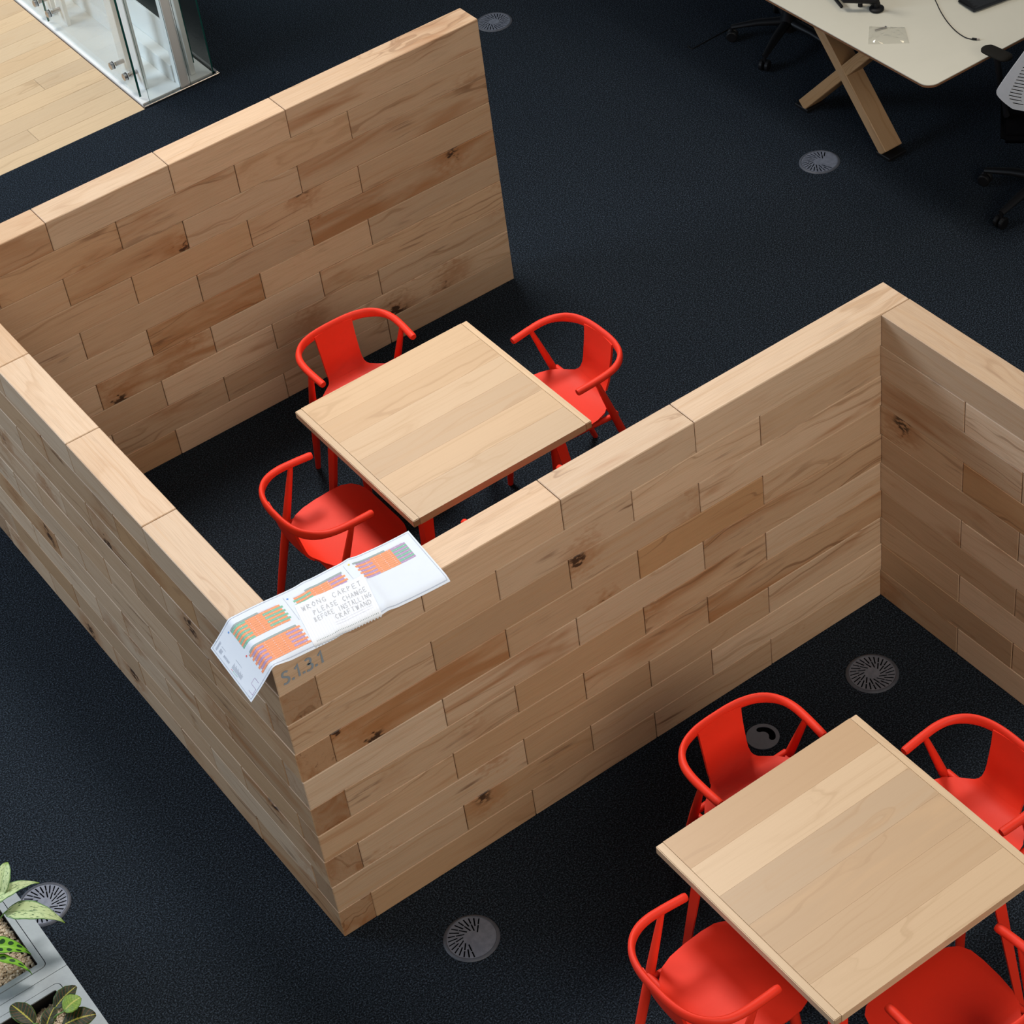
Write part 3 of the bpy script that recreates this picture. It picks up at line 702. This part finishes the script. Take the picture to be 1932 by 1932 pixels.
p0, p1, p2 = cp[-1] + Vector((0, 0, .0026)), at(1843, 74, DZ + .0056) - cb.location, at(1848.5, 74, DZ + .0056) - cb.location
tube('plug', [p0, p1], .0052, BLACK, cb, 8); tube('plug_tip', [p1, p2], .0036, STEEL, cb, 8)
def film(name, quad, amp, m, parent, z0):
    b = bmesh.new(); n = 14
    q = [at(u, v, DZ) for u, v in quad]
    A = [[None] * (n + 1) for _ in range(n + 1)]
    for i in range(n + 1):
        for k in range(n + 1):
            s, t_ = i / n, k / n
            p = (q[0] * (1 - s) + q[1] * s) * (1 - t_) + (q[3] * (1 - s) + q[2] * s) * t_
            edge = min(s, 1 - s, t_, 1 - t_) * 6
            A[i][k] = b.verts.new((p.x - parent.location.x, p.y - parent.location.y, z0 - parent.location.z + min(1, edge) * amp * (.35 + random.random())))
    for i in range(n):
        for k in range(n): b.faces.new((A[i][k], A[i + 1][k], A[i + 1][k + 1], A[i][k + 1]))
    return link(name, done(b, name, True), m, parent)
bg = empty('plastic_bag', at(1675, 68, DZ)); tag(bg, 'small clear plastic bag with a screw on the white desk', 'plastic bag')
film('bag_film', [(1640, 50), (1707, 52), (1716, 82), (1638, 84)], .013, FILM, bg, DZ + .001)
q0, q1 = at(1651, 57, DZ + .006) - bg.location, at(1671, 51, DZ + .006) - bg.location
tube('screw', [q0, q1], .0028, STEEL, bg, 8)
lathe('screw_head', [(.0045, -.003), (.0045, .003)], STEEL, bg, q1, 10)
b2 = empty('bagged_part', at(1840, 8, DZ)); tag(b2, 'black part sealed in clear plastic on the white desk', 'package')
bmq = bmesh.new()
qq = [at(u, v, DZ + .001) - b2.location for u, v in ((1806, 5), (1837, 25), (1925, -8), (1905, -35))]
vs = [bmq.verts.new(p) for p in qq] + [bmq.verts.new(p + Vector((0, 0, .018))) for p in qq]
for f in ((3, 2, 1, 0), (4, 5, 6, 7), (0, 1, 5, 4), (1, 2, 6, 5), (2, 3, 7, 6), (3, 0, 4, 7)): bmq.faces.new([vs[i] for i in f])
bmesh.ops.bevel(bmq, geom=bmq.edges[:], offset=.006, segments=2, affect='EDGES')
link('black_part', done(bmq, 'black_part'), BLACK, b2)
film('wrap_film', [(1800, 0), (1838, 30), (1935, -5), (1915, -40)], .014, FILM, b2, DZ + .012)

# office chairs
def star_base(r, n0, R=.29):
    lathe('hub', [(.045, .07), (.045, .13), (.03, .16), (.03, .42), (.02, .43)], BLACK, r, n=20)
    for k in range(5):
        a = n0 + 2 * PI * k / 5; d = Vector((math.cos(a), math.sin(a), 0))
        tube('base_arm', [d * .03 + Vector((0, 0, .115)), d * .16 + Vector((0, 0, .105)), d * R + Vector((0, 0, .078))], lambda i: ((.028, .024, .016)[i], (.022, .016, .011)[i]), BLACK, r, 10)
        c = empty('caster', d * R); c.parent = r
        for s in (-1, 1):
            b = bmesh.new(); pr = Vector((-d.y, d.x, 0))
            P = [pr * (s * (.006 + j)) + Vector((0, 0, .029)) for j in (0, .003, .016, .019)]
            sweep(b, P, lambda i: ((.024, .029, .029, .024)[i],) * 2, 18, True, Vector((0, 0, 1)))
            link('wheel', done(b, 'wheel'), BLACK, c)
        tube('caster_stem', [(0, 0, .03), (0, 0, .08)], .008, BLACK, c, 8)
oc = empty('office_chair', (4.75, 3.22, 0)); tag(oc, 'black office chair tucked under the white desk, star base showing', 'chair')
star_base(oc, math.atan2(3.43 - 3.22, 4.555 - 4.75))
def seat_pad(r, w_, d_, z, ang=0, m=BLACK):
    b = bmesh.new(); add_box(b, -w_ / 2, w_ / 2, -d_ / 2, d_ / 2, z - .03, z + .025); bmesh.ops.bevel(b, geom=b.edges[:], offset=.022, segments=3, affect='EDGES')
    o = link('seat_pad', done(b, 'seat_pad', True), m, r); o.rotation_euler = (0, 0, ang); return o
seat_pad(oc, .46, .46, .45, 0, VOID)
b = bmesh.new(); add_box(b, .22, .25, -.2, .2, .52, .70); bmesh.ops.bevel(b, geom=b.edges[:], offset=.012, segments=2, affect='EDGES'); link('backrest', done(b, 'backrest', True), BLACK, oc)
tube('back_stem', [(.12, 0, .44), (.23, 0, .47), (.24, 0, .60)], .014, BLACK, oc)
wc = empty('office_chair', (4.672, 1.367, 0)); tag(wc, 'office chair with pale slotted backrest and black arm pad over the white desk edge', 'chair')
star_base(wc, math.atan2(1.683 - 1.37, 4.55 - 4.672) )
AF = math.radians(45); fd = Vector((math.cos(AF), math.sin(AF), 0)); ld = Vector((-math.sin(AF), math.cos(AF), 0))
seat_pad(wc, .42, .42, .46, AF, VOID)
# slotted shell back
b = bmesh.new(); nc, nr = 36, 44
def shell(s, q, l):
    zz = .625 + .40 * q
    wmax = .235 * (1 - .30 * max(0, (.15 - q) / .15) ** 1.5 - .62 * max(0, (q - .18) / .82) ** 1.1)
    side = s * wmax; bow = .07 * (s * wmax / .235) ** 2
    return fd * (-.25 - .05 * q + bow + l) + ld * side + Vector((0, 0, zz))
def cell(i, k):
    s = abs((i + .5) / nc * 2 - 1); q = (k + .5) / nr
    if s > .80 or q < .06 or q > .94: return True
    if (i % 5) == 2: return True
    return k % 2 == 0
V = {}
def vtx(i, k, l):
    if (i, k, l) not in V: V[(i, k, l)] = b.verts.new(shell(i / nc * 2 - 1, k / nr, .006 if l else 0))
    return V[(i, k, l)]
for i in range(nc):
    for k in range(nr):
        if not cell(i, k): continue
        b.faces.new([vtx(*p) for p in ((i, k, 1), (i + 1, k, 1), (i + 1, k + 1, 1), (i, k + 1, 1))]); b.faces.new([vtx(*p) for p in ((i, k, 0), (i, k + 1, 0), (i + 1, k + 1, 0), (i + 1, k, 0))])
        for (di, dk_, e0, e1) in ((-1, 0, (i, k), (i, k + 1)), (1, 0, (i + 1, k + 1), (i + 1, k)), (0, -1, (i + 1, k), (i, k)), (0, 1, (i, k + 1), (i + 1, k + 1))):
            ii, kk = i + di, k + dk_
            if ii < 0 or kk < 0 or ii >= nc or kk >= nr or not cell(ii, kk):
                b.faces.new((vtx(*e0, 1), vtx(*e0, 0), vtx(*e1, 0), vtx(*e1, 1)))
link('slotted_back', done(b, 'slotted_back'), PLASTW, wc)['label'] = 'pale plastic back with rows of slots'
tube('back_stem', [fd * -.05 + Vector((0, 0, .44)), fd * -.24 + Vector((0, 0, .46)), fd * -.262 + Vector((0, 0, .70))], .016, BLACK, wc)
pa, pb = at(1856, 89, .80) - wc.location, at(1905, 112, .80) - wc.location
b = bmesh.new(); sweep(b, [pa.lerp(pb, k / 10) for k in range(11)], lambda i: ((.038 * math.sqrt(max(.12, 1 - ((i - 5) / 5.2) ** 6))), .011 if 0 < i < 10 else .006), 16); link('arm_pad', done(b, 'arm_pad', True), RUBBER, wc)
mid = (pa + pb) / 2
tube('arm_post', [mid - Vector((0, 0, .012)), mid + Vector((.005, -.03, -.16)), Vector((mid.x * .9, mid.y * .6, .50)), fd * .0 + ld * .18 + Vector((0, 0, .45))], .014, BLACK, wc)
pr_ = mid - ld * (2 * mid.dot(ld)) 
b = bmesh.new(); sweep(b, [Vector((pr_.x, pr_.y, mid.z)) + fd * (.1 - .02 * k) for k in range(11)], lambda i: ((.038 * math.sqrt(max(.12, 1 - ((i - 5) / 5.2) ** 6))), .011 if 0 < i < 10 else .006), 16); link('arm_pad', done(b, 'arm_pad', True), RUBBER, wc)
tube('arm_post', [Vector((pr_.x, pr_.y, mid.z - .012)), Vector((pr_.x, pr_.y, .6)), fd * .0 - ld * .18 + Vector((0, 0, .45))], .014, BLACK, wc)
fc = [at(u, v, .0025) for u, v in ((1298, 86), (1305, 92), (1330, 79), (1352, 67), (1380, 52))]
tag(tube('floor_cable', bez(fc, 4), .0026, BLACK, None, 8), 'thin black cable on the carpet by the casters of the tucked office chair', 'cable')

# ---------------------------------------------------------------- glass screen at the edge of the boards
gs = empty('glass_screen', (2.23, 5.13, 0)); tag(gs, 'glazed screen with white posts and steel fixings at the edge of the oak boards', 'glass screen')
gx, gy_ = gs.location.x, gs.location.y
def gbox(name, x0, x1, y0, y1, z0, z1, m, bev=.0): return box(name, x0 - gx, x1 - gx, y0 - gy_, y1 - gy_, z0, z1, m, gs, bev)
HT = 2.6
gbox('floor_frame', 2.009, 2.465, 5.123, 5.138, 0, .012, STEEL, .002); gbox('floor_frame', 2.450, 2.465, 5.138, 9.0, 0, .012, STEEL, .002); gbox('floor_frame', 2.009, 2.013, 5.138, 9.0, 0, .004, STEEL)
gbox('base_plate', 2.0135, 2.436, 5.152, 9.0, 0, .016, WHITE, .002)
gbox('base_gap', 2.017, 2.4495, 5.1385, 5.1515, 0, .004, VOID); gbox('base_gap', 2.4365, 2.4495, 5.152, 9.0, 0, .004, VOID)
def pane(x0, x1, y0, y1, z0, edges):
    b = bmesh.new(); add_box(b, x0 - gx, x1 - gx, y0 - gy_, y1 - gy_, z0, HT)
    me = bpy.data.meshes.new('pane'); bmesh.ops.recalc_face_normals(b, faces=b.faces)
    thin = 0 if x1 - x0 < y1 - y0 else 1
    for f in b.faces: f.material_index = 0 if abs(f.normal[thin]) > .5 else 1
    b.to_mesh(me); b.free(); me.materials.append(GLASS); me.materials.append(edges)
    for p_ in me.polygons:
        if p_.material_index == 1 and (abs(p_.normal[2]) > .5 or (thin == 0 and p_.normal[1] > .5)): p_.material_index = 0
    return link('pane', me, None, gs)
pane(2.026, 2.038, 5.205, 6.262, .025, GEDGE); pane(2.026, 2.038, 6.278, 7.34, .025, GEDGE)
pane(2.052, 2.238, 5.140, 5.148, .005, GEDGE); pane(2.298, 2.432, 5.140, 5.148, .005, GEDGE)
pane(2.372, 2.384, 5.235, 8.2, .06, GEDGE); pane(2.438, 2.448, 5.16, 8.2, .005, GEDGE)
for y0 in (5.26, 5.43, 6.16, 6.33, 7.2): gbox('post', 2.088, 2.112, y0, y0 + .09, .016, HT, WHITE, .002)
gbox('mullion', 2.242, 2.294, 5.150, 5.205, .016, HT, WHITE, .003); gbox('mullion', 2.335, 2.365, 5.20, 5.255, .016, HT, WHITE, .003)
gbox('inner_panel', 2.300, 2.312, 5.21, 8.5, .016, .30, WHITE, .002); gbox('inner_step', 2.235, 2.300, 5.21, 8.5, .016, .12, WHITE, .003)
for y0 in (5.305, 5.455, 6.205, 6.365):
    for z0 in (.11, 1.2):
        f = empty('glass_fixing', (2.026 - gx, y0 - gy_, z0)); f.parent = gs
        tube('cap', [(-.022, 0, 0), (-.019, 0, 0), (-.004, 0, 0), (-.002, 0, 0)], [.014, .020, .020, .018], STEEL, f, 18)
        tube('gasket', [(-.002, 0, 0), (0, 0, 0)], .0215, BLACK, f, 18); tube('spacer', [(.012, 0, 0), (.060, 0, 0)], .012, STEEL, f, 16)

# ---------------------------------------------------------------- planter cabinets
PZ = .75
def planter(y0, y1, label):
    r = empty('planter_cabinet', (-1.125, (y0 + y1) / 2, 0)); tag(r, label, 'planter', 'metal planter cabinets in a row')
    x0, x1 = -.225, .226; hy = (y1 - y0) / 2
    for nm, a in (('side_panel', (x0, x0 + .012, -hy, hy)), ('side_panel', (x1 - .012, x1, -hy, hy)), ('end_panel', (x0 + .012, x1 - .012, -hy, -hy + .012)), ('end_panel', (x0 + .012, x1 - .012, hy - .012, hy))):
        box(nm, a[0], a[1], a[2], a[3], 0, PZ - .003, PLANT_BOX, r, .001)
    plate('top_panel', rrect(x0, x1, -hy, hy, .003, 2), [rrect(x0 + .046, x1 - .046, -hy + .036, hy - .036, .018)], PZ - .003, PZ, PLANT_BOX, r)
    plate('liner_rim', rrect(x0 + .0485, x1 - .0485, -hy + .0385, hy - .0385, .016), [rrect(x0 + .068, x1 - .068, -hy + .058, hy - .058, .004)], PZ - .003, PZ + .0012, PLANT_BOX, r)
    for a in ((x0 + .062, x0 + .067, -hy + .057, hy - .057), (x1 - .067, x1 - .062, -hy + .057, hy - .057), (x0 + .067, x1 - .067, -hy + .052, -hy + .057), (x0 + .067, x1 - .067, hy - .057, hy - .052)):
        box('liner_wall', *a, PZ - .16, PZ - .003, BLACK, r)
    box('soil', x0 + .068, x1 - .068, -hy + .058, hy - .058, PZ - .15, PZ - .054, SOIL, r)
    return r
planter(-.0765, .80, 'blue-grey metal planter cabinet holding the variegated and spotted leaf plants')
planter(-.955, -.0785, 'blue-grey metal planter cabinet holding the dark prayer plant')
def gravel_mat():
    m = mat('gravel', .85, (.36, .28, .19)); g = N(m)
    gi = g.n('ShaderNodeNewGeometry').outputs['Random Per Island']
    g.l(g.ramp(gi, [(0, (.28, .20, .12)), (.45, (.52, .41, .28)), (1, (.72, .61, .46))]), g.b.inputs['Base Color']); return m
GRAV = gravel_mat()
def gravel(name, x0, x1, y0, y1, n, label):
    b = bmesh.new(); rng = random.Random(5)
    base = bmesh.new(); bmesh.ops.create_icosphere(base, subdivisions=1, radius=1)
    vsx = [v.co.copy() for v in base.verts]; fs = [[v.index for v in f.verts] for f in base.faces]; base.free()
    V_, F_ = [], []
    for _ in range(n):
        c = Vector((rng.uniform(x0, x1), rng.uniform(y0, y1), PZ - .044 + rng.uniform(-.0035, .005))); r_ = rng.uniform(.0032, .0056)
        sc_ = Vector((rng.uniform(.8, 1.3), rng.uniform(.8, 1.3), rng.uniform(.6, .9))) * r_
        o_ = len(V_)
        V_ += [(c.x + v.x * sc_.x * rng.uniform(.85, 1.1), c.y + v.y * sc_.y, c.z + v.z * sc_.z) for v in vsx]; F_ += [[i + o_ for i in f] for f in fs]
    b.free(); me = bpy.data.meshes.new(name); me.from_pydata(V_, [], F_); me.update()
    tag(link(name, me, GRAV), label, 'gravel', kind='stuff')
gravel('gravel', -1.276, -.971, -.014, .30, 5200, 'tan gravel around the variegated and spotted leaf plants')
gravel('gravel', -1.276, -.971, -.42, -.142, 4200, 'tan gravel around the dark prayer plant')

def leaf_mat(name, kind):
    m = mat(name, .5, spec=.25); g = N(m)
    uv = g.n('ShaderNodeUVMap').outputs[0]
    s = g.n('ShaderNodeSeparateXYZ'); g.l(uv, s.inputs[0]); u, v = s.outputs[0], s.outputs[1]      # u along, v across -1..1
    av = g.math('ABSOLUTE', v); oi = g.n('ShaderNodeObjectInfo').outputs['Random']
    if kind == 'pale':
        vv = g.vm('ADD', g.xyz(g.math('SUBTRACT', g.math('MULTIPLY', u, 13), g.math('MULTIPLY', av, 5)), g.math('MULTIPLY', v, 8), 0), g.xyz(g.math('MULTIPLY', oi, 40), 0, 0))
        n = g.noise(vv, 1, 1, .5)
        c = g.mix(g.sm(n, .60, .64), (.50, .62, .33), (.035, .11, .035))
        c = g.mix(g.sm(av, .80, .98), c, (.10, .24, .08)); c = g.mix(g.math('SUBTRACT', 1, g.sm(av, .0, .05)), c, (.16, .30, .10))
        c = g.mix(g.sm(u, .88, 1.0), c, (.22, .36, .07))
    elif kind == 'spot':
        k = g.math('FRACT', g.math('SUBTRACT', g.math('MULTIPLY', u, 6), g.math('MULTIPLY', av, .35)))
        dx = g.math('SUBTRACT', k, .5); dy = g.math('MULTIPLY', g.math('SUBTRACT', av, .48), 1.25)
        d = g.math('SQRT', g.math('ADD', g.math('MULTIPLY', dx, dx), g.math('MULTIPLY', dy, dy)))
        c = g.mix(g.math('SUBTRACT', 1, g.sm(d, .28, .36)), (.19, .46, .035), (.012, .055, .012))
        c = g.mix(g.math('SUBTRACT', 1, g.sm(av, .0, .06)), c, (.30, .55, .07)); c = g.mix(g.sm(av, .86, 1.0), c, (.05, .17, .03))
    else:
        k = g.math('FRACT', g.math('SUBTRACT', g.math('MULTIPLY', u, 8), g.math('MULTIPLY', av, 1.6)))
        vein = g.math('SUBTRACT', 1, g.sm(g.math('ABSOLUTE', g.math('SUBTRACT', k, .5)), .05, .13))
        basec = (.020, .034, .008) if kind == 'dark' else (.16, .26, .04)
        c = g.mix(g.sm(g.noise(uv, 6, 2), .4, .65), basec, (.007, .014, .005) if kind == 'dark' else (.22, .34, .05))
        c = g.mix(g.math('MULTIPLY', vein, .75), c, (.12, .045, .014) if kind == 'dark' else (.09, .17, .03))
        jag = g.math('ADD', av, g.math('MULTIPLY', g.math('SUBTRACT', g.noise(g.xyz(g.math('MULTIPLY', u, 22), 0, 0), 1, 1), .5), .2))
        c = g.mix(g.math('SUBTRACT', 1, g.sm(jag, .04, .11)), c, (.36, .33, .05) if kind == 'dark' else (.42, .42, .10))
        c = g.mix(g.sm(av, .9, 1.0), c, (.08, .16, .03))
    g.l(c, g.b.inputs['Base Color']); g.b.inputs['Subsurface Weight'].default_value = 0
    return m
LM = {k: leaf_mat('leaf_' + k, k) for k in ('pale', 'spot', 'dark', 'light')}
def leaf(parent, base, tip, width, kind, arch=.02, fold=.25, blunt=0., roll=0., stem=None):
    """blade from base to tip (world points); width in metres"""
    a, c = Vector(base), Vector(tip); d = c - a; L = d.length; d.normalize()
    side = d.cross(Vector((0, 0, 1))).normalized(); up = side.cross(d).normalized()
    side, up = side * math.cos(roll) + up * math.sin(roll), up * math.cos(roll) - side * math.sin(roll)
    bm_ = bmesh.new(); nu, nw = 16, 8; uvl = bm_.loops.layers.uv.new('UVMap'); A = []; UV = {}
    for i in range(nu + 1):
        t_ = i / nu
        if blunt: wd = math.sin(PI * min(1, t_ * .98 + .01)) ** (.55) * (1 - .12 * t_)
        else: wd = (math.sin(PI * t_ ** .72) ** .85) * (1 - .25 * t_) if 0 < t_ < 1 else 0
        wd = max(wd, .02) * width / 2; row_ = []
        for k in range(nw + 1):
            f = k / nw * 2 - 1
            p = a + d * (L * t_) + side * (f * wd) + up * (arch * math.sin(PI * t_) * 1.0 + abs(f) * wd * fold + .0015 * math.sin(t_ * 25 + f * 4) * abs(f) - (.03 * width / .07) * max(0, t_ - .75) ** 2 * 8 * (0 if blunt else 1))
            v_ = bm_.verts.new(p - parent.location); UV[v_] = (t_, f); row_.append(v_)
        A.append(row_)
    for i in range(nu):
        for k in range(nw):
            f_ = bm_.faces.new((A[i][k], A[i + 1][k], A[i + 1][k + 1], A[i][k + 1]))
            for l_ in f_.loops: l_[uvl].uv = UV[l_.vert]
    me = bpy.data.meshes.new('leaf'); bm_.to_mesh(me); bm_.free(); me.polygons.foreach_set('use_smooth', [True] * len(me.polygons))
    o = link('leaf', me, LM[kind], parent)
    so = o.modifiers.new('thickness', 'SOLIDIFY'); so.thickness = .0008; so.offset = -1
    root = Vector(stem) if stem else Vector((0, 0, 0))
    m_ = a - parent.location
    tube('stalk', bez([root, root.lerp(m_, .5) + Vector((0, 0, .03)), m_, m_ + d * .01], 4), .0022, STALK, parent, 8)
    return o
STALK = flat('leaf_stalk', (.10, .22, .04), .5)
gz = PZ - .034
p1_ = empty('leafy_plant', (-1.075, .135, gz)); tag(p1_, 'plant with pale variegated green leaves hanging over the planter edge', 'plant')
leaf(p1_, at(9, 1722, .865), at(121, 1735, .845), .078, 'pale', .022, .22)
leaf(p1_, at(-28, 1712, .885), at(71, 1661, .905), .064, 'pale', .018, .20)
leaf(p1_, at(1, 1692, .90), at(13, 1627, .95), .060, 'pale', .010, .2, 1)
leaf(p1_, at(-45, 1690, .90), at(-70, 1640, .95), .06, 'pale', .015, .2); leaf(p1_, at(-45, 1740, .88), at(-110, 1760, .88), .06, 'pale', .02, .2)
p2_ = empty('leafy_plant', (-1.125, .045, gz)); tag(p2_, 'plant with bright green leaves marked with dark oval spots', 'plant')
leaf(p2_, at(-40, 1789, .83), at(58, 1795, .80), .070, 'spot', .016, .3)
leaf(p2_, at(-45, 1812, .84), at(62, 1832, .79), .058, 'spot', .012, .45, 0, .5)
leaf(p2_, at(-60, 1800, .86), at(-120, 1830, .86), .06, 'spot', .012, .3)
p3_ = empty('leafy_plant', (-1.055, -.245, gz)); tag(p3_, 'prayer plant with dark rounded leaves and red veins', 'plant')
leaf(p3_, at(103, 1903, .80), at(144, 1861, .82), .062, 'dark', .006, .15, 1)
leaf(p3_, at(121, 1908, .83), at(152, 1882, .84), .068, 'light', .006, .12, 1)
leaf(p3_, at(65, 1932, .80), at(22, 1896, .80), .066, 'dark', .006, .15, 1)
leaf(p3_, at(118, 1935, .81), at(181, 1914, .81), .080, 'dark', .008, .12, 1)
leaf(p3_, at(85, 1945, .79), at(104, 1898, .80), .05, 'dark', .006, .2, 1)
leaf(p3_, at(125, 1950, .80), at(170, 1950, .80), .06, 'dark', .006, .15, 1)
leaf(p3_, at(60, 1960, .81), at(20, 1950, .82), .06, 'dark', .006, .15, 1)
